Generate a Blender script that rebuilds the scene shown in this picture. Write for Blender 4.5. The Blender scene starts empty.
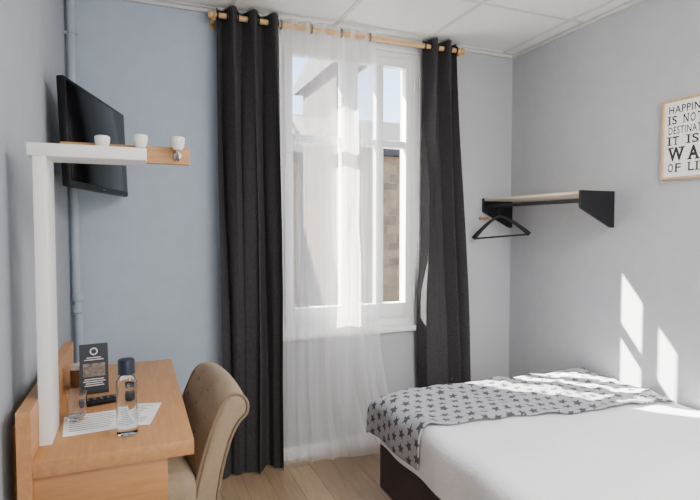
import bpy, bmesh, math, random
from math import sin, cos, pi, radians, hypot
from mathutils import Vector, Matrix, noise
random.seed(4)
S = bpy.context.scene
C = S.collection

# ------------------------------------------------------------------ helpers
def lin(c):
    return tuple((x/255/12.92 if x/255 <= .04045 else ((x/255+.055)/1.055)**2.4) for x in c)

def new_mat(name):
    m = bpy.data.materials.new(name); m.use_nodes = True
    return m, m.node_tree, m.node_tree.nodes['Principled BSDF']

def ramp_mix(nt, fac, c1, c2):
    r = nt.nodes.new('ShaderNodeValToRGB')
    r.color_ramp.elements[0].color = (*c1, 1); r.color_ramp.elements[1].color = (*c2, 1)
    r.color_ramp.elements[0].position = .3; r.color_ramp.elements[1].position = .7
    nt.links.new(fac, r.inputs[0]); return r

def pm(name, col, rough=.6, var=.06, scale=20, bump=0, bscale=None, metal=0, stretch=(1,1,1), spec=None, sheen=0):
    m, nt, b = new_mat(name)
    c = lin(col)
    tc = nt.nodes.new('ShaderNodeTexCoord'); mp = nt.nodes.new('ShaderNodeMapping')
    mp.inputs['Scale'].default_value = stretch
    nt.links.new(tc.outputs['Object'], mp.inputs[0])
    n = nt.nodes.new('ShaderNodeTexNoise'); n.inputs['Scale'].default_value = scale; n.inputs['Detail'].default_value = 4
    nt.links.new(mp.outputs[0], n.inputs[0])
    r = ramp_mix(nt, n.outputs[0], tuple(x*(1-var) for x in c), tuple(min(1, x*(1+var)) for x in c))
    nt.links.new(r.outputs[0], b.inputs['Base Color'])
    b.inputs['Roughness'].default_value = rough; b.inputs['Metallic'].default_value = metal
    if spec is not None: b.inputs['Specular IOR Level'].default_value = spec
    if sheen: b.inputs['Sheen Weight'].default_value = sheen
    if bump:
        n2 = nt.nodes.new('ShaderNodeTexNoise'); n2.inputs['Scale'].default_value = bscale or scale*4
        nt.links.new(mp.outputs[0], n2.inputs[0])
        bp = nt.nodes.new('ShaderNodeBump'); bp.inputs['Strength'].default_value = bump; bp.inputs['Distance'].default_value = .01
        nt.links.new(n2.outputs[0], bp.inputs['Height']); nt.links.new(bp.outputs[0], b.inputs['Normal'])
    return m

def wood(name, c1, c2, stretch, rough=.45, scale=6):
    m, nt, b = new_mat(name)
    tc = nt.nodes.new('ShaderNodeTexCoord'); mp = nt.nodes.new('ShaderNodeMapping'); mp.inputs['Scale'].default_value = stretch
    nt.links.new(tc.outputs['Object'], mp.inputs[0])
    n = nt.nodes.new('ShaderNodeTexNoise'); n.inputs['Scale'].default_value = scale; n.inputs['Detail'].default_value = 6
    n.inputs['Distortion'].default_value = .6
    nt.links.new(mp.outputs[0], n.inputs[0])
    r = ramp_mix(nt, n.outputs[0], lin(c1), lin(c2))
    nt.links.new(r.outputs[0], b.inputs['Base Color']); b.inputs['Roughness'].default_value = rough
    return m

def mth(nt, op, a, b=None):
    n = nt.nodes.new('ShaderNodeMath'); n.operation = op
    for i, v in enumerate((a, b)):
        if v is None: continue
        if isinstance(v, (int, float)): n.inputs[i].default_value = v
        else: nt.links.new(v, n.inputs[i])
    return n.outputs[0]

def box(bm, x0, x1, y0, y1, z0, z1, bev=0, seg=2):
    r = bmesh.ops.create_cube(bm, size=1)
    vs = r['verts']
    for v in vs:
        v.co = Vector(((x0+x1)/2+v.co.x*(x1-x0), (y0+y1)/2+v.co.y*(y1-y0), (z0+z1)/2+v.co.z*(z1-z0)))
    if bev:
        es = list({e for v in vs for e in v.link_edges})
        bmesh.ops.bevel(bm, geom=es, offset=bev, segments=seg, affect='EDGES', profile=.5)
    return vs

def lathe(bm, prof, c=(0,0,0), n=28, axis='Z'):
    rings = []
    for r, z in prof:
        ring = []
        for k in range(n):
            a = 2*pi*k/n
            p = (r*cos(a), r*sin(a), z)
            if axis == 'X': p = (z, r*cos(a), r*sin(a))
            if axis == 'Y': p = (r*sin(a), z, r*cos(a))
            ring.append(bm.verts.new((c[0]+p[0], c[1]+p[1], c[2]+p[2])))
        rings.append(ring)
    for i in range(len(rings)-1):
        for k in range(n):
            bm.faces.new((rings[i][k], rings[i][(k+1)%n], rings[i+1][(k+1)%n], rings[i+1][k]))
    for ring, rev in ((rings[0], True), (rings[-1], False)):
        bm.faces.new(ring[::-1] if rev else ring)

def tube(bm, pts, r, n=10, closed=False):
    pts = [Vector(p) for p in pts]; rings = []; N = len(pts); prev = None
    for i, p in enumerate(pts):
        if closed: t = pts[(i+1)%N]-pts[i-1]
        else: t = pts[min(i+1, N-1)]-pts[max(i-1, 0)]
        t.normalize()
        if prev is None:
            u = t.orthogonal().normalized()
        else:
            u = (prev-t*prev.dot(t)).normalized()
        prev = u; w = t.cross(u)
        rr = r[i] if isinstance(r, (list, tuple)) else r
        rings.append([bm.verts.new(p+u*cos(2*pi*k/n)*rr+w*sin(2*pi*k/n)*rr) for k in range(n)])
    for i in range(N if closed else N-1):
        a = rings[i]; b = rings[(i+1)%N]
        for k in range(n):
            bm.faces.new((a[k], a[(k+1)%n], b[(k+1)%n], b[k]))
    if not closed:
        bm.faces.new(rings[0][::-1]); bm.faces.new(rings[-1])

def torus(bm, c, R, r, axis='X', n=24):
    pts = []
    for k in range(n):
        a = 2*pi*k/n
        q = {'X': (0, R*cos(a), R*sin(a)), 'Y': (R*cos(a), 0, R*sin(a)), 'Z': (R*cos(a), R*sin(a), 0)}[axis]
        pts.append((c[0]+q[0], c[1]+q[1], c[2]+q[2]))
    tube(bm, pts, r, 8, True)

def prism(bm, poly, axis, a0, a1):
    def mk(p, a):
        return {'X': (a, p[0], p[1]), 'Y': (p[0], a, p[1]), 'Z': (p[0], p[1], a)}[axis]
    A = [bm.verts.new(mk(p, a0)) for p in poly]; B = [bm.verts.new(mk(p, a1)) for p in poly]
    n = len(poly)
    bm.faces.new(A[::-1]); bm.faces.new(B)
    for i in range(n): bm.faces.new((A[i], A[(i+1)%n], B[(i+1)%n], B[i]))
    bmesh.ops.recalc_face_normals(bm, faces=bm.faces[:])

def grid(bm, nu, nv, f, uvf=None):
    V = [[bm.verts.new(f(i/nu, j/nv)) for j in range(nv+1)] for i in range(nu+1)]
    uvl = bm.loops.layers.uv.new('UVMap') if uvf else None
    for i in range(nu):
        for j in range(nv):
            fc = bm.faces.new((V[i][j], V[i+1][j], V[i+1][j+1], V[i][j+1]))
            if uvf:
                for lp, (a, b) in zip(fc.loops, ((i, j), (i+1, j), (i+1, j+1), (i, j+1))):
                    lp[uvl].uv = uvf(a/nu, b/nv)

def off_of(o):
    v = Vector((0,0,0))
    while o is not None:
        v += o.location; o = o.parent
    return v

def obj(name, bm, m, parent=None, local=False, smooth=True, ang=35):
    if parent is not None and not local:
        bmesh.ops.translate(bm, verts=bm.verts[:], vec=-off_of(parent))
    bm.normal_update()
    me = bpy.data.meshes.new(name); bm.to_mesh(me); bm.free()
    me.materials.append(m)
    if smooth:
        me.shade_smooth()
        me.set_sharp_from_angle(angle=radians(ang))
    o = bpy.data.objects.new(name, me); C.objects.link(o)
    if parent is not None: o.parent = parent
    return o

def B(): return bmesh.new()

def tag(o, label, cat, group=None):
    o['label'] = label; o['category'] = cat
    if group: o['group'] = group
    return o

def thing(name, label, cat, loc=(0,0,0), rot=(0,0,0), group=None):
    o = bpy.data.objects.new(name, None); C.objects.link(o); o.empty_display_size = .05
    o.location = loc; o.rotation_euler = rot
    return tag(o, label, cat, group)

def struct(name, bm, m, parent=None, **k):
    o = obj(name, bm, m, parent, **k)
    if parent is None: o['kind'] = 'structure'
    return o

# ------------------------------------------------------------------ numbers
XL, XR, YB, YR, H = -.30, 2.40, 2.95, -1.3, 2.53
CAMH = 1.36

# ------------------------------------------------------------------ materials
M = {}
GREY = (177,179,183)
M['wall_left'] = pm('pale_blue_grey_wallpaper', (170,175,183), .85, .03, 14, .22, 200)
M['wall_grey'] = pm('grey_wallpaper', GREY, .85, .03, 14, .22, 200)
# the window wall: powder blue left of the window, pale grey from the window on
m = pm('blue_and_grey_wallpaper', (179,192,205), .85, .03, 14, .22, 200)
nt = m.node_tree; b = nt.nodes['Principled BSDF']
tc = nt.nodes.new('ShaderNodeTexCoord'); sp = nt.nodes.new('ShaderNodeSeparateXYZ'); nt.links.new(tc.outputs['Object'], sp.inputs[0])
st = mth(nt, 'GREATER_THAN', sp.outputs[0], .6)
mx = nt.nodes.new('ShaderNodeMix'); mx.data_type = 'RGBA'
old = b.inputs['Base Color'].links[0].from_socket
nt.links.new(st, mx.inputs[0]); nt.links.new(old, mx.inputs[6]); mx.inputs[7].default_value = (*lin(GREY),1)
nt.links.new(mx.outputs[2], b.inputs['Base Color'])
M['wall_blue'] = m
M['ceil'] = pm('mineral_ceiling_tile', (242,240,236), .9, .03, 60, .15, 300)
M['grid'] = pm('white_ceiling_rail', (214,214,212), .5, .01)
M['white'] = pm('white_lacquer', (240,239,236), .4, .015, 10)
M['upvc'] = pm('white_window_paint', (240,241,241), .35, .015, 10)
M['beech'] = wood('honey_beech', (180,127,80), (194,144,96), (14,1.2,14))
M['beech_x'] = wood('honey_beech_cross', (176,123,76), (190,138,90), (1.2,14,14))
M['pine'] = wood('pale_pine', (200,158,102), (220,182,128), (1.5,14,14))
M['shelfwood'] = wood('pale_shelf_wood', (206,188,160), (222,206,180), (14,1.5,14))
M['rackwood'] = wood('honey_rack_wood', (172,122,72), (196,145,92), (2,18,18))
M['framewood'] = wood('oak_picture_frame', (192,152,106), (210,172,126), (12,12,3))
M['black'] = pm('black_metal', (24,24,27), .5, .05, 30, spec=.3)
M['blackplastic'] = pm('black_plastic', (18,18,20), .45, .05, 30, spec=.2)
M['screen'] = pm('glossy_tv_screen', (7,7,9), .15, .02, 5, spec=.12)
M['chrome'] = pm('chrome', (190,190,192), .2, .02, 10, metal=1)
M['ringmetal'] = pm('brushed_steel_ring', (120,120,124), .45, .02, 10, metal=.6)
M['porcelain'] = pm('white_porcelain', (236,233,226), .2, .02, 10)
M['curtain'] = pm('charcoal_linen_curtain', (62,60,62), .95, .3, 220, .4, 400, stretch=(1,1,.4), spec=.15)
M['base'] = pm('dark_aubergine_fabric', (70,58,60), .9, .08, 120, .3, 500)
M['linen'] = pm('white_bed_linen', (248,248,250), .8, .012, 40, .15, 90)
M['chair'] = pm('taupe_velvet', (150,130,105), .85, .07, 90, .2, 500, sheen=.08)
M['piping'] = pm('taupe_piping', (128,110,88), .8, .05, 60)
M['darkwood'] = wood('dark_wood_leg', (52,36,26), (70,48,34), (10,10,1.5))
M['paper'] = pm('white_paper', (242,242,240), .8, .01, 10)
M['ink'] = pm('grey_print', (110,112,118), .8, .02, 10)
M['textblack'] = pm('black_print', (36,36,38), .8, .02, 10)
M['card'] = pm('dark_card', (42,46,52), .5, .04, 10)
M['cardphoto'] = pm('printed_photo', (120,110,98), .5, .5, 90)
M['navy'] = pm('navy_cap', (20,28,50), .4, .03, 10)
M['pipe'] = pm('painted_pipe', (168,177,187), .4, .02, 10)
M['slate'] = pm('slate_roof', (62,60,62), .8, .18, 5, .3, 14)
M['asphalt'] = pm('street_asphalt', (150,146,140), .9, .08, 5)
M['shutter'] = pm('grey_shutter', (150,158,162), .7, .05, 10)
M['label_white'] = pm('white_label', (225,225,225), .6, .02, 10)
M['amber'] = pm('brown_jar_content', (120,84,52), .4, .1, 30)

def stone(name, c1, c2, cm, rot=(pi/2,0,0)):
    m, nt, b = new_mat(name)
    tc = nt.nodes.new('ShaderNodeTexCoord'); mp = nt.nodes.new('ShaderNodeMapping'); mp.inputs['Rotation'].default_value = rot
    br = nt.nodes.new('ShaderNodeTexBrick'); br.inputs['Scale'].default_value = 1.6; br.inputs['Mortar Size'].default_value = .014
    br.inputs['Brick Width'].default_value = .46; br.inputs['Row Height'].default_value = .25; br.offset = .43
    br.inputs['Color1'].default_value = (*lin(c1),1); br.inputs['Color2'].default_value = (*lin(c2),1); br.inputs['Mortar'].default_value = (*lin(cm),1)
    # uneven courses: the coordinates are pushed about by a noise
    n0 = nt.nodes.new('ShaderNodeTexNoise'); n0.inputs['Scale'].default_value = 1.8
    va = nt.nodes.new('ShaderNodeVectorMath'); va.operation = 'MULTIPLY_ADD'; va.inputs[1].default_value = (.22,.22,.22)
    nt.links.new(tc.outputs['Object'], n0.inputs[0]); nt.links.new(n0.outputs['Color'], va.inputs[0]); nt.links.new(tc.outputs['Object'], va.inputs[2])
    nt.links.new(va.outputs[0], mp.inputs[0]); nt.links.new(mp.outputs[0], br.inputs[0])
    nz = nt.nodes.new('ShaderNodeTexNoise'); nz.inputs['Scale'].default_value = 5; nz.inputs['Detail'].default_value = 5
    nt.links.new(tc.outputs['Object'], nz.inputs[0])
    rr = ramp_mix(nt, nz.outputs[0], (.62,.62,.62), (1,1,1))
    mx = nt.nodes.new('ShaderNodeMix'); mx.data_type = 'RGBA'; mx.blend_type = 'MULTIPLY'; mx.inputs[0].default_value = 1
    nt.links.new(br.outputs[0], mx.inputs[6]); nt.links.new(rr.outputs[0], mx.inputs[7]); nt.links.new(mx.outputs[2], b.inputs['Base Color'])
    b.inputs['Roughness'].default_value = .9
    return m
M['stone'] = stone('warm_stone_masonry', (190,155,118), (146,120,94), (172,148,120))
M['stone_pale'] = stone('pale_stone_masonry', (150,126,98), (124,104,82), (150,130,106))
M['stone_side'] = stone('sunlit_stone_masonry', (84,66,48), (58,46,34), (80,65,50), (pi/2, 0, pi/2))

# floor laminate
m, nt, b = new_mat('oak_laminate_floor')
tc = nt.nodes.new('ShaderNodeTexCoord'); mp = nt.nodes.new('ShaderNodeMapping'); mp.inputs['Rotation'].default_value = (0,0,pi/2)
br = nt.nodes.new('ShaderNodeTexBrick'); br.inputs['Scale'].default_value = 1; br.inputs['Brick Width'].default_value = 1.2; br.inputs['Row Height'].default_value = .13
br.inputs['Mortar Size'].default_value = .0016; br.offset = .37
br.inputs['Color1'].default_value = (*lin((178,149,119)),1); br.inputs['Color2'].default_value = (*lin((160,133,105)),1); br.inputs['Mortar'].default_value = (*lin((102,82,62)),1)
nt.links.new(tc.outputs['Object'], mp.inputs[0]); nt.links.new(mp.outputs[0], br.inputs[0])
mp2 = nt.nodes.new('ShaderNodeMapping'); mp2.inputs['Scale'].default_value = (22,1.6,1)
nz = nt.nodes.new('ShaderNodeTexNoise'); nz.inputs['Scale'].default_value = 3; nz.inputs['Detail'].default_value = 6
nt.links.new(tc.outputs['Object'], mp2.inputs[0]); nt.links.new(mp2.outputs[0], nz.inputs[0])
rr = ramp_mix(nt, nz.outputs[0], (.66,.66,.66), (1,1,1))
mx = nt.nodes.new('ShaderNodeMix'); mx.data_type = 'RGBA'; mx.blend_type = 'MULTIPLY'; mx.inputs[0].default_value = .8
nt.links.new(br.outputs[0], mx.inputs[6]); nt.links.new(rr.outputs[0], mx.inputs[7]); nt.links.new(mx.outputs[2], b.inputs['Base Color'])
b.inputs['Roughness'].default_value = .4
M['floor'] = m

# window glass / sheer / clear glass
m = bpy.data.materials.new('window_glass'); m.use_nodes = True; nt = m.node_tree; nt.nodes.clear()
o_ = nt.nodes.new('ShaderNodeOutputMaterial'); t_ = nt.nodes.new('ShaderNodeBsdfTransparent'); g_ = nt.nodes.new('ShaderNodeBsdfGlossy'); x_ = nt.nodes.new('ShaderNodeMixShader')
g_.inputs['Roughness'].default_value = .02; x_.inputs[0].default_value = .04
nt.links.new(t_.outputs[0], x_.inputs[1]); nt.links.new(g_.outputs[0], x_.inputs[2]); nt.links.new(x_.outputs[0], o_.inputs[0])
M['glass'] = m

m = bpy.data.materials.new('white_voile'); m.use_nodes = True; nt = m.node_tree; nt.nodes.clear()
o_ = nt.nodes.new('ShaderNodeOutputMaterial'); t_ = nt.nodes.new('ShaderNodeBsdfTransparent')
d_ = nt.nodes.new('ShaderNodeBsdfDiffuse'); l_ = nt.nodes.new('ShaderNodeBsdfTranslucent')
d_.inputs[0].default_value = (.97,.97,.98,1); l_.inputs[0].default_value = (.97,.97,.98,1)
a_ = nt.nodes.new('ShaderNodeMixShader'); a_.inputs[0].default_value = .42
nt.links.new(d_.outputs[0], a_.inputs[1]); nt.links.new(l_.outputs[0], a_.inputs[2])
x_ = nt.nodes.new('ShaderNodeMixShader')
# the cloth is thinner where it hangs flat at the left and denser where it gathers at the centre and right
tc = nt.nodes.new('ShaderNodeTexCoord'); sp = nt.nodes.new('ShaderNodeSeparateXYZ'); nt.links.new(tc.outputs['Object'], sp.inputs[0])
g1 = nt.nodes.new('ShaderNodeMapRange'); g1.interpolation_type = 'SMOOTHSTEP'
g1.inputs[1].default_value = -.22; g1.inputs[2].default_value = .08; g1.inputs[3].default_value = .33; g1.inputs[4].default_value = .52
nt.links.new(sp.outputs[0], g1.inputs[0])
mp = nt.nodes.new('ShaderNodeMapping'); mp.inputs['Scale'].default_value = (16,16,.6); nt.links.new(tc.outputs['Object'], mp.inputs[0])
nz = nt.nodes.new('ShaderNodeTexNoise'); nz.inputs['Scale'].default_value = 1; nt.links.new(mp.outputs[0], nz.inputs[0])
nt.links.new(mth(nt, 'ADD', g1.outputs[0], mth(nt, 'MULTIPLY', mth(nt, 'SUBTRACT', nz.outputs[0], .5), .3)), x_.inputs[0])
nt.links.new(t_.outputs[0], x_.inputs[1]); nt.links.new(a_.outputs[0], x_.inputs[2]); nt.links.new(x_.outputs[0], o_.inputs[0])
M['voile'] = m

def clear(name, col, rough=.02, ior=1.45):
    m, nt, b = new_mat(name)
    b.inputs['Base Color'].default_value = (*col, 1); b.inputs['Transmission Weight'].default_value = 1
    b.inputs['Roughness'].default_value = rough; b.inputs['IOR'].default_value = ior
    return m
M['clear'] = clear('clear_glass', (.9,.93,.94), .04, 1.5)
M['clearp'] = clear('clear_bottle', (.88,.92,.95), .03, 1.35)

# star fabric
m, nt, b = new_mat('grey_star_fabric')
uv = nt.nodes.new('ShaderNodeUVMap'); uv.uv_map = 'UVMap'
sp = nt.nodes.new('ShaderNodeSeparateXYZ'); nt.links.new(uv.outputs[0], sp.inputs[0])
CELL = .064
yy = mth(nt, 'DIVIDE', sp.outputs[1], CELL*.94); row = mth(nt, 'FLOOR', yy)
xx = mth(nt, 'ADD', mth(nt, 'DIVIDE', sp.outputs[0], CELL), mth(nt, 'MULTIPLY', row, .5)); colm = mth(nt, 'FLOOR', xx)
fx = mth(nt, 'SUBTRACT', mth(nt, 'SUBTRACT', xx, colm), .5); fy = mth(nt, 'SUBTRACT', mth(nt, 'SUBTRACT', yy, row), .5)
cb = nt.nodes.new('ShaderNodeCombineXYZ'); nt.links.new(colm, cb.inputs[0]); nt.links.new(row, cb.inputs[1])
wn = nt.nodes.new('ShaderNodeTexWhiteNoise'); nt.links.new(cb.outputs[0], wn.inputs[0])
rho = mth(nt, 'SQRT', mth(nt, 'ADD', mth(nt, 'MULTIPLY', fx, fx), mth(nt, 'MULTIPLY', fy, fy)))
ang = mth(nt, 'ADD', mth(nt, 'ADD', mth(nt, 'ARCTAN2', fy, fx), 20.0), mth(nt, 'MULTIPLY', wn.outputs[0], 2.5))
k = 2*pi/5
am = mth(nt, 'ABSOLUTE', mth(nt, 'SUBTRACT', mth(nt, 'MODULO', ang, k), k/2))
am = mth(nt, 'SUBTRACT', k/2, am)
Rs = .425; ri = Rs*.45; Bx, By = ri*cos(k/2), ri*sin(k/2)
e = mth(nt, 'MULTIPLY', rho, mth(nt, 'ADD', mth(nt, 'MULTIPLY', mth(nt, 'COSINE', am), By), mth(nt, 'MULTIPLY', mth(nt, 'SINE', am), Rs-Bx)))
ins = mth(nt, 'LESS_THAN', e, By*Rs)
mx = nt.nodes.new('ShaderNodeMix'); mx.data_type = 'RGBA'
nt.links.new(ins, mx.inputs[0]); mx.inputs[6].default_value = (*lin((170,171,175)),1); mx.inputs[7].default_value = (*lin((72,72,78)),1)
nt.links.new(mx.outputs[2], b.inputs['Base Color']); b.inputs['Roughness'].default_value = .9; b.inputs['Sheen Weight'].default_value = .05
M['stars'] = m

# ------------------------------------------------------------------ room shell
bm = B(); box(bm, XL-.15, XR+.15, YR-.15, YB+.3, -.12, 0); struct('floor', bm, M['floor'], smooth=False)
bm = B(); box(bm, XL-.15, XR+.15, YR-.15, YB+.3, H, H+.12); ceil = struct('ceiling', bm, M['ceil'], smooth=False)
bm = B()
for x in (-.11, .49, 1.09, 1.69, 2.29): box(bm, x-.012, x+.012, YR, YB, H-.005, H+.001)
for y in (-1.28, -.68, -.08, .52, 1.12, 1.72, 2.32, 2.92): box(bm, XL, XR, y-.012, y+.012, H-.0045, H+.001)
struct('ceiling_grid', bm, M['grid'], ceil, smooth=False)
bm = B(); box(bm, XL-.15, XL, YR, YB, 0, H); struct('wall_left', bm, M['wall_left'], smooth=False)
bm = B(); box(bm, XR, XR+.15, YR, YB, 0, H); struct('wall_right', bm, M['wall_grey'], smooth=False)
bm = B(); box(bm, XL-.15, XR+.15, YR-.15, YR, 0, H); struct('wall_rear', bm, M['wall_grey'], smooth=False)
WX0, WX1, WZ0, WZ1 = .75, 1.678, .74, 2.45
bm = B()
box(bm, XL-.15, WX0, YB, YB+.26, 0, H); box(bm, WX1, XR+.15, YB, YB+.26, 0, H)
box(bm, WX0, WX1, YB, YB+.26, 0, WZ0); box(bm, WX0, WX1, YB, YB+.26, WZ1, H)
struct('wall_back', bm, M['wall_blue'], smooth=False)
bm = B(); box(bm, XL, XR, YB-.014, YB, 0, .075, .003); struct('baseboard_back', bm, M['white'])
bm = B(); box(bm, XL, XL+.014, YR, YB, 0, .075, .003); struct('baseboard_left', bm, M['white'])
bm = B(); box(bm, XR-.014, XR, YR, YB, 0, .075, .003); struct('baseboard_right', bm, M['white'])
bm = B(); box(bm, XL, XR, YB-.02, YB, H-.022, H-.004, .002); struct('trim_1', bm, M['grid'])
bm = B(); box(bm, XR-.02, XR, YR, YB-.02, H-.022, H-.004, .002); struct('trim_2', bm, M['grid'])

# window
mid = 1.20
win = bpy.data.objects.new('window_1', None); C.objects.link(win); win['kind'] = 'structure'; win.location = (mid, 3.0, WZ0)
bm = B()
F = .045
box(bm, WX0, WX0+F, 2.955, 3.03, WZ0, WZ1, .004); box(bm, WX1-F, WX1, 2.955, 3.03, WZ0, WZ1, .004)
box(bm, WX0+F, WX1-F, 2.956, 3.029, WZ1-F, WZ1, .004); box(bm, WX0+F, WX1-F, 2.956, 3.029, WZ0, WZ0+.06, .004)
box(bm, WX0-.03, WX0+.006, 2.938, 2.957, WZ0, WZ1+.03, .003); box(bm, WX1-.006, WX1+.012, 2.938, 2.957, WZ0, WZ1+.03, .003)
box(bm, WX0-.03, WX1+.012, 2.936, 2.957, WZ1-.006, WZ1+.035, .003)
obj('frame', bm, M['upvc'], win)
bm = B(); box(bm, WX0-.04, WX1+.0, 2.915, 3.0, WZ0-.03, WZ0+.002, .006); obj('window_sill', bm, M['upvc'], win)
for (a, c_, bar) in ((WX0+F, mid, None), (mid, WX1-F, 1.402)):
    z0, z1 = WZ0+.06, WZ1-F
    st = .052
    bm = B()
    a2, c2 = a+.002, c_-.002
    box(bm, a2, a2+st, 2.945, 3.0, z0, z1, .006); box(bm, c2-st, c2, 2.945, 3.0, z0, z1, .006)
    box(bm, a2+st, c2-st, 2.946, 2.9995, z0, z0+.09, .004); box(bm, a2+st, c2-st, 2.946, 2.9995, z1-st, z1, .004)
    box(bm, a2+st, c2-st, 2.9535, 2.9945, 1.858, 1.902, .004)
    if bar: box(bm, bar-.025, bar+.025, 2.95, 2.998, z0+.08, z1-st+.01, .004)
    sa = obj('sash', bm, M['upvc'], win)
    bm = B(); box(bm, a2+st-.01, c2-st+.01, 2.974, 2.978, z0+.08, z1-st+.01); obj('pane', bm, M['glass'], sa, smooth=False)
bm = B(); box(bm, mid-.012, mid+.012, 2.932, 2.945, 1.4, 1.55, .004); tube(bm, [(mid, 2.935, 1.47), (mid, 2.915, 1.47), (mid, 2.91, 1.42), (mid, 2.912, 1.36)], .008)
obj('window_handle', bm, M['chrome'], win)
for zz in (.95, 1.6, 2.25):
    bm = B(); lathe(bm, [(.008,-.04),(.008,.04)], (WX1-F+.006, 2.944, zz), 12); obj('hinge', bm, M['upvc'], win)

# ------------------------------------------------------------------ pipe in the corner
pp = thing('heating_pipe', 'painted vertical heating pipe running up the corner behind the television', 'pipe', (-.268, 2.905, 0))
bm = B(); tube(bm, [(-.262,2.905,0),(-.262,2.905,.98),(-.27,2.905,1.02),(-.27,2.905,H)], .02, 14); obj('pipe_run', bm, M['pipe'], pp)
for z in (.96, 1.02):
    bm = B(); lathe(bm, [(.021,-.02),(.026,-.015),(.026,.015),(.021,.02)], (-.265,2.905,z), 16); obj('coupling', bm, M['pipe'], pp)
for z in (.5, 1.75, 2.3):
    bm = B(); box(bm, -.302, -.268, 2.895, 2.915, z-.008, z+.008); torus(bm, (-.268,2.905,z), .022, .004, 'Z'); obj('pipe_clip', bm, M['pipe'], pp)

# ------------------------------------------------------------------ television
tv = thing('television', 'black flat screen television on a wall arm in the left corner', 'television', (-.132, 2.55, 1.72), (radians(-2), 0, radians(74)))
bm = B(); box(bm, -.35, .35, -.002, .028, -.205, .205, .008); box(bm, -.25, .25, .026, .05, -.16, .12, .01); obj('body', bm, M['blackplastic'], tv, local=True)
bm = B(); box(bm, -.334, .334, -.0045, -.001, -.182, .19, .001); obj('screen', bm, M['screen'], tv, local=True)
bm = B(); box(bm, -.09, .09, .05, .062, -.09, .09, .003); box(bm, -.03, .03, .06, .125, -.03, .03, .004); obj('wall_mount', bm, M['black'], tv, local=True)
bm = B(); box(bm, -.012, .012, -.005, -.001, -.197, -.193); obj('standby_light', bm, M['chrome'], tv, local=True)

# ------------------------------------------------------------------ desk
dk = thing('desk', 'wall mounted honey beech desk along the left wall under the television', 'desk', (-.05, 1.9, 0))
bm = B(); box(bm, -.236, .137, 1.43, 2.36, .76, .80, .0015); obj('desk_top', bm, M['beech'], dk)
bm = B(); prism(bm, [(1.425,0),(2.365,0),(2.365,.905),(1.425,.925)], 'X', -.267, -.236); obj('wall_panel', bm, M['beech'], dk, smooth=False)
for y in (1.56, 2.2):
    bm = B(); box(bm, -.2995, -.267, y, y+.06, .3, .85); obj('cleat', bm, M['beech'], dk, smooth=False)
for y in (1.438, 2.332):
    bm = B(); box(bm, -.236, .07, y, y+.02, .642, .76, .001); obj('apron', bm, M['beech_x'], dk)
bm = B(); box(bm, .052, .07, 1.458, 2.332, .642, .76, .001); dr = obj('drawer_front', bm, M['beech'], dk)
bm = B(); lathe(bm, [(.005,0),(.005,.012),(.011,.018),(.011,.024),(.004,.027)], (.07,1.9,.70), 16, 'X'); obj('knob', bm, M['chrome'], dr)
bm = B(); box(bm, -.236, .052, 1.458, 2.332, .642, .653); obj('under_panel', bm, M['beech'], dk, smooth=False)

# ------------------------------------------------------------------ white shelf frame on the desk and the rack behind it
sf = thing('shelf_frame', 'white L shaped shelf frame standing on the near end of the desk', 'shelf', (-.22, 1.6, .80))
bm = B(); box(bm, -.2355, -.206, 1.53, 1.675, .8005, 1.542, .0015); obj('post', bm, M['white'], sf)
bm = B(); box(bm, -.248, .033, 1.53, 1.675, 1.542, 1.575, .002); obj('shelf_board', bm, M['white'], sf)

rk = thing('coat_rack', 'short honey wood coat rack with white porcelain knobs behind the white shelf board', 'coat rack', (0, 1.685, 1.575))
RB = 1.6765
bm = B(); box(bm, -.19, .158, RB, RB+.018, 1.551, 1.602, .003); obj('rack_board', bm, M['rackwood'], rk)
for x, kz in ((-.081,1.602), (.0194,1.612), (.122,1.612)):
    bm = B(); ky = RB-.024
    if x > .1:
        tube(bm, [(x,RB+.001,kz-.035),(x,RB-.016,kz-.038),(x,ky+.001,kz-.03),(x,ky,kz-.015)], .0045)
        tube(bm, [(x,RB+.001,kz-.04),(x,RB-.011,kz-.048),(x,RB-.021,kz-.05),(x,RB-.029,kz-.043)], .0045)
        lathe(bm, [(.004,-.006),(.011,-.004),(.011,.001),(.004,.003)], (x,RB-.001,kz-.036), 16, 'Y')
    else:
        tube(bm, [(x,RB+.008,1.600),(x,RB+.004,kz-.003),(x,RB-.008,kz),(x,ky+.003,kz)], .0045)
    hk = obj('hook', bm, M['chrome'], rk)
    bm = B(); lathe(bm, [(.006,-.021),(.012,-.020),(.0165,-.013),(.0195,0),(.0205,.010),(.02,.015),(.016,.018),(.006,.0195)], (x,ky,kz), 24)
    obj('porcelain_knob', bm, M['porcelain'], hk)

# ------------------------------------------------------------------ things on the desk
DT = .8
bt = thing('water_bottle', 'clear water bottle with a navy cap on the desk', 'bottle', (-.027,1.535,DT))
P = [(.02,.0005),(.0265,.004),(.0275,.015),(.0275,.13),(.0265,.145),(.019,.16),(.016,.163),(.016,.172)]
bm = B(); lathe(bm, P, (-.027,1.535,DT), 32); body = obj('bottle_body', bm, M['clearp'], bt)
bm = B(); lathe(bm, [(.019,.166),(.0215,.167),(.0215,.202),(.02,.206),(.006,.207)], (-.027,1.535,DT), 32); obj('cap', bm, M['navy'], bt)

gl = thing('drinking_glass', 'empty clear tumbler on the papers beside the white post', 'glass', (-.165,1.70,DT+.003))
bm = B(); lathe(bm, [(.022,0),(.0245,.003),(.029,.085),(.027,.085),(.0228,.012),(.004,.011)], (-.165,1.70,DT+.0034), 32); obj('tumbler', bm, M['clear'], gl)

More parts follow.
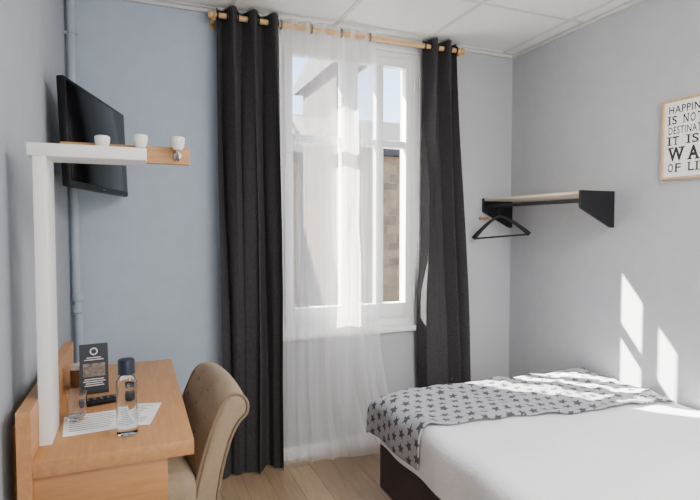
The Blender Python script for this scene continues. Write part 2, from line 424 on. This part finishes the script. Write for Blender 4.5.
def sheet(name, label, cx, cy, w, h, rz, z, lines, group=None):
    t = thing(name, label, 'paper', (cx,cy,z), (0,0,rz), group)
    bm = B(); box(bm, -w/2, w/2, -h/2, h/2, 0, .0012); obj('page', bm, M['paper'], t, local=True, smooth=False)
    bm = B()
    for i in range(lines):
        y = h/2-.02-i*(h-.035)/lines
        box(bm, -w/2+.015, -w/2+.015+(w-.03)*(.55+.45*random.random()), y-.0019, y+.0019, .001, .0014)
    obj('printed_lines', bm, M['ink'], t, local=True, smooth=False)
sheet('paper_sheet', 'printed white sheet lying under the tumbler', -.088, 1.668, .215, .165, radians(5), DT+.0003, 8)
sheet('paper_sheet', 'printed white sheet lying behind the water bottle at the desk edge', -.003, 1.685, .11, .19, radians(-12), DT+.0018, 10)

cd = thing('information_card', 'dark standing information card with a small photo and white print', 'card', (-.135,1.965,DT+.0008), (0,0,radians(6)))
bm = B(); prism(bm, [(-.012,0),(.022,.0),(.02,.004),(.0,.004),(.016,.165),(.0125,.165),(-.004,.004),(-.012,.004)], 'X', -.044, .044); obj('card_stand', bm, M['card'], cd, local=True, smooth=False)
def onface(z): return -.004+(z-.004)*(.0165/.161)-.0006
def fquad(bm, x0, x1, z0, z1, e=0):
    v = [bm.verts.new((x, onface(z)-e, z)) for x, z in ((x0,z0),(x1,z0),(x1,z1),(x0,z1))]
    bm.faces.new(v)
bm = B(); fquad(bm, -.034, .034, .056, .10); obj('printed_photo', bm, M['cardphoto'], cd, local=True, smooth=False)
bm = B()
for (w, z) in ((.03,.111),(.022,.118)): fquad(bm, -w, w, z, z+.0028)
obj('printed_lines', bm, M['label_white'], cd, local=True, smooth=False)
bm = B()
for (w, z) in ((.03,.046),(.034,.039),(.026,.032),(.03,.025)): fquad(bm, -w, w, z, z+.0028)
obj('printed_lines', bm, M['label_white'], cd, local=True, smooth=False)
# round white emblem: a ring
bm = B(); n_ = 28
ri_ = [bm.verts.new((.0085*cos(2*pi*q/n_), onface(.14+.0085*sin(2*pi*q/n_)), .14+.0085*sin(2*pi*q/n_))) for q in range(n_)]
ro_ = [bm.verts.new((.0125*cos(2*pi*q/n_), onface(.14+.0125*sin(2*pi*q/n_)), .14+.0125*sin(2*pi*q/n_))) for q in range(n_)]
for q in range(n_): bm.faces.new((ri_[q], ro_[q], ro_[(q+1)%n_], ri_[(q+1)%n_]))
obj('printed_emblem', bm, M['label_white'], cd, local=True, smooth=False)

jr = thing('jar', 'small brown jar with a white lid behind the dark card', 'jar', (-.195,2.07,DT))
bm = B(); lathe(bm, [(.02,.0005),(.024,.004),(.024,.055),(.02,.062)], (-.195,2.07,DT), 24); obj('jar_body', bm, M['amber'], jr)
bm = B(); lathe(bm, [(.021,.062),(.024,.063),(.024,.078),(.02,.08)], (-.195,2.07,DT), 24); obj('lid', bm, M['white'], jr)

rm = thing('remote_control', 'black television remote lying in front of the dark card', 'remote', (-.09,1.845,DT), (0,0,radians(12)))
bm = B(); box(bm, -.08, .08, -.021, .021, .0005, .018, .005, 3); obj('remote_body', bm, M['blackplastic'], rm, local=True)
bm = B()
for i in range(6):
    for j in range(3): box(bm, -.062+i*.02, -.054+i*.02, -.013+j*.011, -.009+j*.011, .0175, .0192)
obj('buttons', bm, M['ink'], rm, local=True)

# ------------------------------------------------------------------ chair
ch = thing('upholstered_chair', 'taupe button back chair with a scrolled top pushed up to the desk', 'chair', (-.045,1.825,0), (0,0,radians(6)))
def catmull(P, per=5):
    out = []; n = len(P)
    for i in range(n):
        p0, p1, p2, p3 = (Vector(P[(i+q)%n]) for q in (-1,0,1,2))
        for k in range(per):
            t = k/per
            out.append(.5*((2*p1)+(-p0+p2)*t+(2*p0-5*p1+4*p2-p3)*t*t+(-p0+3*p1-3*p2+p3)*t**3))
    return out
prof = [(.168,.42),(.172,.50),(.185,.58),(.202,.655),(.223,.73),(.246,.797),(.270,.850),(.299,.874),(.330,.865),(.348,.834),(.344,.798),(.320,.772),(.298,.730),(.279,.67),(.261,.59),(.247,.49),(.240,.36)]
pr = catmull(prof, 6); NP = len(pr); HW = .215; MU = 60
arc = [0]
for i in range(1, NP): arc.append(arc[-1]+(pr[i]-pr[i-1]).length)
inner_end = 7*6
TU = .14
bm = B(); rings = []
ARCH = .03
for j in range(MU+1):
    y = -HW+2*HW*j/MU
    arch = -ARCH*(abs(y)/HW)**2.4
    ring = []
    for i in range(NP):
        p = pr[i]; t = (pr[(i+1)%NP]-pr[i-1]).normalized(); nrm = Vector((-t.y, t.x))
        dsp = 0
        if 3 < i < inner_end:
            a = y/TU; b_ = arc[i]/TU
            f = abs(cos(pi*(a+b_))*cos(pi*(a-b_)))**.6
            ed = min(1, (HW-abs(y))/.04)*min(1, (i-3)/5)*min(1, (inner_end-i)/6)
            dsp = .004*f*ed
        edge = max(0, 1-(HW-abs(y))/.025); dsp -= .010*edge*edge
        ring.append(bm.verts.new((p.x+nrm.x*dsp, y, p.y+nrm.y*dsp+arch*max(0, (p.y-.55)/.28))))
    rings.append(ring)
for j in range(MU):
    for i in range(NP):
        bm.faces.new((rings[j][i], rings[j][(i+1)%NP], rings[j+1][(i+1)%NP], rings[j+1][i]))
bm.faces.new(rings[0][::-1]); bm.faces.new(rings[-1])
bmesh.ops.recalc_face_normals(bm, faces=bm.faces[:])
bk = obj('backrest', bm, M['chair'], ch, local=True, ang=50)
for mm in range(-12, 14):
    for nn in range(-14, 12):
        a = (mm+nn+1)/2; b_ = (mm-nn)/2
        y = a*TU; s = b_*TU
        if abs(y) > HW-.03 or s < arc[10] or s > arc[inner_end-5]: continue
        i = min(range(NP), key=lambda q: abs(arc[q]-s)); p = pr[i]
        bm = B(); bmesh.ops.create_uvsphere(bm, u_segments=12, v_segments=8, radius=.008)
        t = (pr[(i+1)%NP]-pr[i-1]).normalized(); nrm = Vector((-t.y, t.x))
        zz = p.y-nrm.y*.003-ARCH*(abs(y)/HW)**2.4*max(0, (p.y-.55)/.28)
        bmesh.ops.translate(bm, verts=bm.verts[:], vec=(p.x-nrm.x*.003, y, zz))
        obj('button', bm, M['piping'], bk, local=True)
for s in (-1, 1):
    bm = B(); tube(bm, [(p.x, s*(HW-.006), p.y-ARCH*max(0, (p.y-.55)/.28)) for p in pr], .005, 8, True); obj('piping', bm, M['piping'], bk, local=True)
bm = B(); box(bm, -.15, .19, -.24, .24, .44, .625, .05, 6); obj('seat', bm, M['chair'], ch, local=True, ang=60)
bm = B(); box(bm, -.14, .24, -.205, .205, .33, .455, .012, 3); obj('seat_rail', bm, M['chair'], ch, local=True)
for lx, ly, dx in ((-.11,-.17,0),(-.11,.17,0),(.21,-.17,.05),(.21,.17,.05)):
    bm = B(); tube(bm, [(lx,ly,.34),(lx+dx*.3,ly,.2),(lx+dx,ly,.0)], [.022,.018,.013], 12); obj('leg', bm, M['darkwood'], ch, local=True)

# ------------------------------------------------------------------ curtains
RZ, RY = 2.473, 2.86
rod = thing('curtain_rod', 'pale wooden curtain pole across the top of the window', 'curtain rod', (1.16,RY,RZ))
bm = B(); tube(bm, [(.39,RY,RZ),(1.925,RY,RZ)], .0145, 16); obj('pole', bm, M['pine'], rod)
for x, s in ((.39,-1),(1.925,1)):
    bm = B(); lathe(bm, [(.0145,0),(.02,.002*s),(.02,.016*s),(.016,.02*s),(.005,.022*s)], (x,RY,RZ), 18, 'X')
    bmesh.ops.recalc_face_normals(bm, faces=bm.faces[:]); obj('finial', bm, M['pine'], rod)
for x in (.4, 1.915):
    bm = B(); box(bm, x-.009, x+.009, RY-.004, YB-.001, RZ-.026, RZ-.012, .002); box(bm, x-.014, x+.014, YB-.008, YB-.0005, RZ-.045, RZ+.02, .002)
    torus(bm, (x,RY,RZ), .0175, .004); obj('bracket', bm, M['pine'], rod)

def curtain(name, label, mat, xt, xb, folds, amp, z0, z1, yc, seed, ringm, flare=None, cat='curtain', irr=1.0, ringstep=1):
    rnd = random.Random(seed)
    ph = [rnd.uniform(-.5,.5) for _ in range(12)]
    t = thing(name, label, cat, ((xt[0]+xt[1])/2, yc, z0))
    def f(u, v):
        z = z1+(z0-z1)*v
        q = min(1, v*1.6)
        uu = u+irr*q*(.035*sin(2*pi*u*1.3+ph[0]*6)+.022*sin(2*pi*u*2.7+ph[6]*6+1.5*v))+.016*sin(4*v+ph[1]*6)*v*irr*sin(pi*u)
        w_ = v**1.3
        x0 = xt[0]+(xb[0]-xt[0])*w_; x1 = xt[1]+(xb[1]-xt[1])*w_
        x = x0+(x1-x0)*u
        x += irr*.006*sin(5.5*v+ph[8]*6+2*u)*v
        A = amp*(1-.3*q)*(1+.45*irr*sin(7*u+ph[2]*6+.8*v)*q)
        ang = 2*pi*folds*uu
        y = yc+A*sin(ang)+irr*.28*A*sin(2.1*ang+ph[3]*6)*q+irr*.2*A*sin(.45*ang+ph[7]*6+2*v)*q
        x += .25*(x1-x0)/folds*sin(2*ang+ph[4])*.35*min(1, v*3)
        y += .006*sin(9*v+ph[5]*6+3*u)*v
        y += irr*.010*noise.noise(Vector((u*5+seed, v*3.5, seed*1.7)))*q
        y = min(y, YB-.022)
        if flare: x, y, z = flare(u, v, x, y, z)
        return (x, y, z)
    bm = B(); grid(bm, int(folds*26), 70, f)
    cl = obj('cloth', bm, mat, t, ang=180)
    n = int(folds*2)
    for k_ in range(0, n+1, ringstep):
        u = k_/(2*folds)
        if u > 1: break
        x = xt[0]+(xt[1]-xt[0])*u
        bm = B(); torus(bm, (min(max(x, xt[0]+.006), xt[1]-.006), yc, RZ), .0225, .0045, 'X'); obj('eyelet', bm, ringm, t)
    return t
curtain('curtain', 'dark charcoal curtain hanging left of the window', M['curtain'], (.412,.745), (.425,.77), 3, .046, .012, 2.516, RY, 1, M['black'], irr=1.3)
def edge_fold(u, v, x, y, z):
    # the leading edge returns towards the window; low down it swings slightly further in, so the sun catches it
    w = min(1, max(0, (v-.12)/.25))
    kk = min(1, max(0, (1.3-z)/.4))*min(1, max(0, (z-.1)/.5)); kk = kk*kk*(3-2*kk)
    if u < .3:
        y = y*(1-w)+max(y, 2.81)*w
    if u < .2:
        s = min(1, u/.11)
        ex, ey = 1.668+.024*s-.027*kk, 2.908-.078*s-.018*s*kk
        b_ = w*(1 if u < .11 else max(0, 1-(u-.11)/.09))
        x = x*(1-b_)+ex*b_; y = y*(1-b_)+ey*b_
    return x, y, z
curtain('curtain', 'dark charcoal curtain hanging right of the window beside the bed', M['curtain'], (1.652,1.89), (1.67,2.03), 2.5, .046, .012, 2.516, RY, 5, M['black'], edge_fold, irr=1.2)
def fl(u, v, x, y, z):
    c = noise.noise(Vector((u*9, v*7, 3.1)))*.5+noise.noise(Vector((u*22, v*10, 8.2)))*.3
    y += .018*c*min(1, v*2)
    x += .010*noise.noise(Vector((u*6+5, v*8, 1.7)))*min(1, v*2)
    y = min(y, YB-.045)
    if v > .66:
        q = (v-.66)/.34
        x += .125*q*q*u**1.5; y -= .12*q*q*u*u
        x += .02*sin(14*v)*q*u
    return x, y, z
curtain('sheer_curtain', 'white see-through voile curtain hanging between the dark curtains', M['voile'], (.755,1.335), (.765,1.36), 6.5, .017, .012, 2.51, RY, 3, M['ringmetal'], fl, 'sheer curtain', 1.2, 4)

# ------------------------------------------------------------------ wall shelf with rail and hanger
sh = thing('wall_shelf', 'pale wood wall shelf with black brackets and hanging rail on right wall', 'shelf', (2.3,2.52,1.5))
bm = B(); box(bm, 2.165, 2.3985, 2.112, 2.93, 1.539, 1.555, .002); obj('shelf_board', bm, M['shelfwood'], sh)
for y in (2.10, 2.93):
    bm = B(); prism(bm, [(2.157,1.558),(2.3985,1.558),(2.3985,1.362),(2.375,1.362),(2.165,1.462),(2.157,1.468)], 'Y', y, y+.012); obj('bracket', bm, M['black'], sh, smooth=False)
HX = 2.185
bm = B(); tube(bm, [(HX,2.105,1.505),(HX,2.935,1.505)], .0115, 14); obj('hanging_rail', bm, M['black'], sh)
for x in (2.145, 2.18):
    bm = B(); lathe(bm, [(.009,.03),(.012,.026),(.012,.02),(.007,.014),(.007,-.03)], (x, 2.92, 1.425), 14, 'Y')
    bmesh.ops.recalc_face_normals(bm, faces=bm.faces[:]); o = obj('peg', bm, M['rackwood'], sh); o['label'] = 'small wooden peg'

def hanger(label, y, rz, mat, w=.18, drop=.12, tilt=0):
    h = thing('clothes_hanger', label, 'hanger', (HX, y, 1.505), (0,tilt,rz))
    bm = B()
    pts = [(.0,0,-.08),(0,0,-.05)]
    for k_ in range(13):
        a = -pi/2+(pi*1.45)*k_/12
        pts.append((.0185*cos(a), 0, -.006+.0185*sin(a)))
    tube(bm, pts, .0036, 8); obj('hook', bm, M['black'], h, local=True)
    bm = B()
    L = []
    for k_ in range(25):
        s = -1+2*k_/24
        L.append((s*w, .014*abs(s)**2, -.066-drop*(.42*abs(s)+.58*abs(s)**1.7)))
    tube(bm, L, [.0095+.0065*abs(-1+2*k_/24)**2 for k_ in range(25)], 12)
    obj('shoulder', bm, mat, h, local=True)
    bm = B(); tube(bm, [(-w*.97,.014,-.066-drop),(w*.97,.014,-.066-drop)], .006, 8); obj('trouser_bar', bm, mat, h, local=True)
hanger('black hanger hanging at the window end of the wall shelf rail', 2.805, radians(-37), M['black'], .175, .135, radians(-5))

# ------------------------------------------------------------------ picture
pc = thing('picture', 'framed white poster with black lettering on the right wall', 'picture', (XR,1.66,1.78))
PY0, PY1, PZ0, PZ1 = 1.535, 1.822, 1.592, 1.972
bm = B(); fw = .011
box(bm, XR-.02, XR-.0005, PY0, PY1, PZ0, PZ0+fw, .001); box(bm, XR-.02, XR-.0005, PY0, PY1, PZ1-fw, PZ1, .001)
box(bm, XR-.02, XR-.0005, PY0, PY0+fw, PZ0+fw, PZ1-fw, .001); box(bm, XR-.02, XR-.0005, PY1-fw, PY1, PZ0+fw, PZ1-fw, .001)
obj('frame', bm, M['framewood'], pc)
bm = B(); box(bm, XR-.012, XR-.001, PY0+fw, PY1-fw, PZ0+fw, PZ1-fw); po = obj('poster', bm, M['paper'], pc, smooth=False)
def word_mesh(wd, wt, spc):
    cu = bpy.data.curves.new('t', 'FONT'); cu.body = wd; cu.size = .1; cu.offset = wt; cu.resolution_u = 3; cu.space_character = spc
    to = bpy.data.objects.new('t', cu); C.objects.link(to)
    bpy.context.view_layer.update()
    me = bpy.data.meshes.new_from_object(to.evaluated_get(bpy.context.evaluated_depsgraph_get()))
    bpy.data.objects.remove(to)
    return me
def lettering(txt, zc, hgt, wid, parent, wt, spc):
    words = []
    xo = 0
    for wd in txt.split():
        me = word_mesh(wd, wt, spc)
        x0 = min(v.co.x for v in me.vertices); x1 = max(v.co.x for v in me.vertices)
        for v in me.vertices: v.co.x += xo-x0
        xo += x1-x0+.055
        words.append(me)
    tot = xo-.055
    ys = [v.co.y for me in words for v in me.vertices]
    sx = wid/tot; sy = hgt/(max(ys)-min(ys)); cx = tot/2; cy = (max(ys)+min(ys))/2
    off = off_of(parent)
    for me in words:
        for v in me.vertices:
            v.co = Vector((XR-.0125, (PY0+PY1)/2-(v.co.x-cx)*sx, zc+(v.co.y-cy)*sy))-off
        me.materials.append(M['textblack']); me.name = 'lettering'
        o = bpy.data.objects.new('lettering', me); C.objects.link(o); o.parent = parent
SLAB = {'W': [(-.04,.34,.9,1),(.66,1.04,.9,1)], 'A': [(-.06,.36,0,.1),(.64,1.06,0,.1)], 'Y': [(-.06,.4,.9,1),(.6,1.06,.9,1),(.26,.74,0,.1)],
        'I': [(-.9,1.9,.9,1),(-.9,1.9,0,.1)], 'S': [], 'N': [(-.14,.3,.9,1),(-.14,.3,0,.1),(.72,1.14,.9,1)], 'O': [], 'T': [(0,.1,.78,1),(.9,1,.78,1),(.28,.72,0,.1)],
        'F': [(-.16,.44,0,.1),(.9,1,.78,1)], 'L': [(-.16,.44,.9,1),(.9,1,0,.22)], 'E': [(.9,1,.78,1),(.9,1,0,.22)]}
NARROW = {'I': .26, 'W': 1.3, ' ': .5}
def slab_line(txt, wid, zc, hgt, parent, wt):
    """a line of slab serif words, justified to the given width; each word is one mesh"""
    units = sum(NARROW.get(c, .85) for c in txt)+.3*(len(txt)-1)
    k_ = wid/units; x = -wid/2
    off = off_of(parent)
    bm = B()
    for n_, chx in enumerate(txt):
        wd = NARROW.get(chx, .85)*k_
        if chx == ' ':
            obj('lettering', bm, M['textblack'], parent, local=True, smooth=False); bm = B()
            x += wd+.3*k_; continue
        me = word_mesh(chx, wt, 1)
        xs = [v.co.x for v in me.vertices]; ys = [v.co.y for v in me.vertices]
        def put(nx, ny, e=0):
            return Vector((XR-.0125-e, (PY0+PY1)/2-(x+nx*wd), zc+(ny-.5)*hgt))-off
        vm = [bm.verts.new(put((v.co.x-min(xs))/(max(xs)-min(xs)), (v.co.y-min(ys))/(max(ys)-min(ys)))) for v in me.vertices]
        for p in me.polygons:
            try: bm.faces.new([vm[i] for i in p.vertices])
            except ValueError: pass
        for a, b_, c, d in SLAB[chx]:
            bm.faces.new([bm.verts.new(put(*q, .0002)) for q in ((a,c),(b_,c),(b_,d),(a,d))])
        bpy.data.meshes.remove(me)
        x += wd+.3*k_
    obj('lettering', bm, M['textblack'], parent, local=True, smooth=False)
z = PZ1-.032
for txt, hh, wt in (('HAPPINESS',.036,.0016),('IS NOT A',.041,.0014),('DESTINATION',.036,.0010),('IT IS A',.041,.0014),('WAY',.066,.0034),('OF LIFE',.041,.0014)):
    if txt in ('HAPPINESS', 'DESTINATION'): lettering(txt, z-hh/2, hh, .222, po, wt, 1.12)
    else: slab_line(txt, .222, z-hh/2, hh, po, wt)
    z -= hh+.0105

# ------------------------------------------------------------------ bed
BX0, BX1, BY0, BY1, BT = 1.10, 2.385, .3, 2.33, .515
bed = thing('bed', 'double bed with a dark aubergine base along the right wall', 'bed', (1.74,1.3,0))
bm = B(); box(bm, BX0+.005, BX1, BY0, BY1-.005, .07, .31, .015, 3); obj('bed_base', bm, M['base'], bed)
bm = B(); box(bm, BX0, BX1, BY0, BY1, .31, BT, .05, 5); obj('mattress', bm, M['linen'], bed, ang=60)
for x in (BX0+.08, BX1-.08):
    for y in (BY0+.08, BY1-.08):
        bm = B(); lathe(bm, [(.025,0),(.03,.075)], (x,y,0), 16); obj('leg', bm, M['black'], bed)

def wrap(over, r):
    if over <= 0: return 0, 0
    if over < r*pi/2:
        a = over/r; return r*sin(a), r*(1-cos(a))
    return r, r+over-r*pi/2
def drape(sx, sy, e, r, amp):
    ex = BX0-e+r; ey = BY1+e-r; top = BT+e
    ox, dx = wrap(ex-sx, r); oy, dy = wrap(sy-ey, r)
    x = ex-ox if sx < ex else sx
    y = ey+oy if sy > ey else sy
    dz = (dx**4+dy**4)**.25
    if dx > .02: x -= .007*(1+sin(sy*19))*min(1, dx/.12)+.25*min(dx,dy)*.3
    if dy > .02: y += .007*(1+sin(sx*17+1))*min(1, dy/.12)+.25*min(dx,dy)*.3
    w = amp*(sin(sx*13+sy*7)+sin(sy*17-sx*5+1.3)+.7*sin(sx*31+2*sin(sy*9)))*.5
    return (x, y, top-dz+max(-e*.4, w+abs(amp)*.4)*(1 if dz < .03 else .3))
# duvet
dv = B()
def fdv(u, v):
    sx = BX0-.20+(BX1-BX0+.195)*u; sy = BY0+(BY1-.06-BY0)*v
    return drape(sx, sy, .012, .055, .006)
grid(dv, 70, 90, fdv)
tag(obj('duvet', dv, M['linen'], ang=180), 'plain white duvet spread over the bed', 'duvet')
# throw
tb = B()
def sxy(u, v):
    sx = BX0-.185+(BX1-.02-(BX0-.185))*u
    front = 1.88-.17*max(0, (sx-BX0))/1.2+.008*sin(sx*9)
    sy = front+(BY1+.15-front)*v
    return sx, sy
def ftb(u, v):
    sx, sy = sxy(u, v)
    x, y, z = drape(sx, sy, .024, .065, .008)
    if z > BT: z += .008*max(0, sin(sx*24+9*sy+2*sin(sy*11)))**3+.007*max(0, sin(sy*30-sx*12))**4
    return x, y, z
grid(tb, 140, 80, ftb, sxy)
to = obj('throw_blanket', tb, M['stars'], ang=180)
tag(to, 'grey throw blanket printed with dark stars across the foot of the bed', 'blanket')
sm = to.modifiers.new('thick', 'SOLIDIFY'); sm.thickness = .008; sm.offset = 0

# ------------------------------------------------------------------ outside
bm = B(); box(bm, -30, 40, YB+.3, 60, -3.2, -3); struct('ground', bm, M['asphalt'], smooth=False)
def house(label, x0, x1, y0, y1, zt, ridge, wm, wins):
    t = thing('house', label, 'house', ((x0+x1)/2, (y0+y1)/2, -3))
    bm = B(); box(bm, x0, x1, y0, y1, -3, zt); w = obj('wall', bm, wm, t, smooth=False)
    ym = (y0+y1)/2
    bm = B(); prism(bm, [(y0-.2,zt-.1),(y0-.2,zt),(ym,ridge),(y1+.2,zt),(y1+.2,zt-.1)], 'X', x0-.1, x1+.1); obj('roof', bm, M['slate'], t, smooth=False)
    for (wx, wz, s) in wins:
        bm = B(); box(bm, wx-.45*s, wx+.45*s, y0-.05, y0+.02, wz-.7*s, wz+.7*s); f = obj('window', bm, M['shutter'], t, smooth=False)
        bm = B(); box(bm, wx-.36*s, wx+.36*s, y0-.06, y0-.045, wz-.6*s, wz+.6*s); obj('pane', bm, M['screen'], f, smooth=False)
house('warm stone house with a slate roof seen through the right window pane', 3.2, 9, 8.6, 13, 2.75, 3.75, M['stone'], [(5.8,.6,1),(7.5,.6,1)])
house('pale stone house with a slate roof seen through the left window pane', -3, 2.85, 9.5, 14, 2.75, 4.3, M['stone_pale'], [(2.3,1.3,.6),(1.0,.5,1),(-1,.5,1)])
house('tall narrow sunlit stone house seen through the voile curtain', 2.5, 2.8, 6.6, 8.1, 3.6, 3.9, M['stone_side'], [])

# ------------------------------------------------------------------ light
w = bpy.data.worlds.new('sky'); S.world = w; w.use_nodes = True; nt = w.node_tree
bg = nt.nodes['Background']; sk = nt.nodes.new('ShaderNodeTexSky')
sk.sky_type = 'NISHITA'; sk.sun_disc = False; sk.sun_elevation = radians(42); sk.sun_rotation = radians(-40)
nt.links.new(sk.outputs[0], bg.inputs[0]); bg.inputs[1].default_value = 1.0

L = bpy.data.lights.new('sun', 'SUN'); L.energy = 100; L.angle = radians(.5); L.color = (1,.95,.87)
lo = bpy.data.objects.new('sun', L); C.objects.link(lo)
lo.rotation_euler = Vector((.905,-1.0,-1.145)).to_track_quat('-Z','Y').to_euler(); lo.location = (-4,9,9)

def area(name, loc, target, size, e, col):
    L = bpy.data.lights.new(name, 'AREA'); L.energy = e; L.size = size; L.color = col
    o = bpy.data.objects.new(name, L); C.objects.link(o); o.location = loc
    o.rotation_euler = (Vector(target)-Vector(loc)).to_track_quat('-Z','Y').to_euler()
area('ceiling_fill', (1.6,.4,2.48), (1.7,1.0,0), 1.0, 78, (1,.985,.96))  # added fill light below the ceiling over the bed, no fixture there
area('rear_fill', (1.0,-1.1,1.5), (1.1,3,1.9), 1.4, 36, (1,.985,.96))  # added fill behind the camera, aimed slightly up to brighten the room

# ------------------------------------------------------------------ camera
cam = bpy.data.cameras.new('camera'); co = bpy.data.objects.new('camera', cam); C.objects.link(co)
co.location = (0,0,CAMH); cam.sensor_width = 36; cam.lens = 27.1; cam.clip_start = .02
co.rotation_euler = (radians(90-2.39), 0, radians(-22.2))
S.camera = co
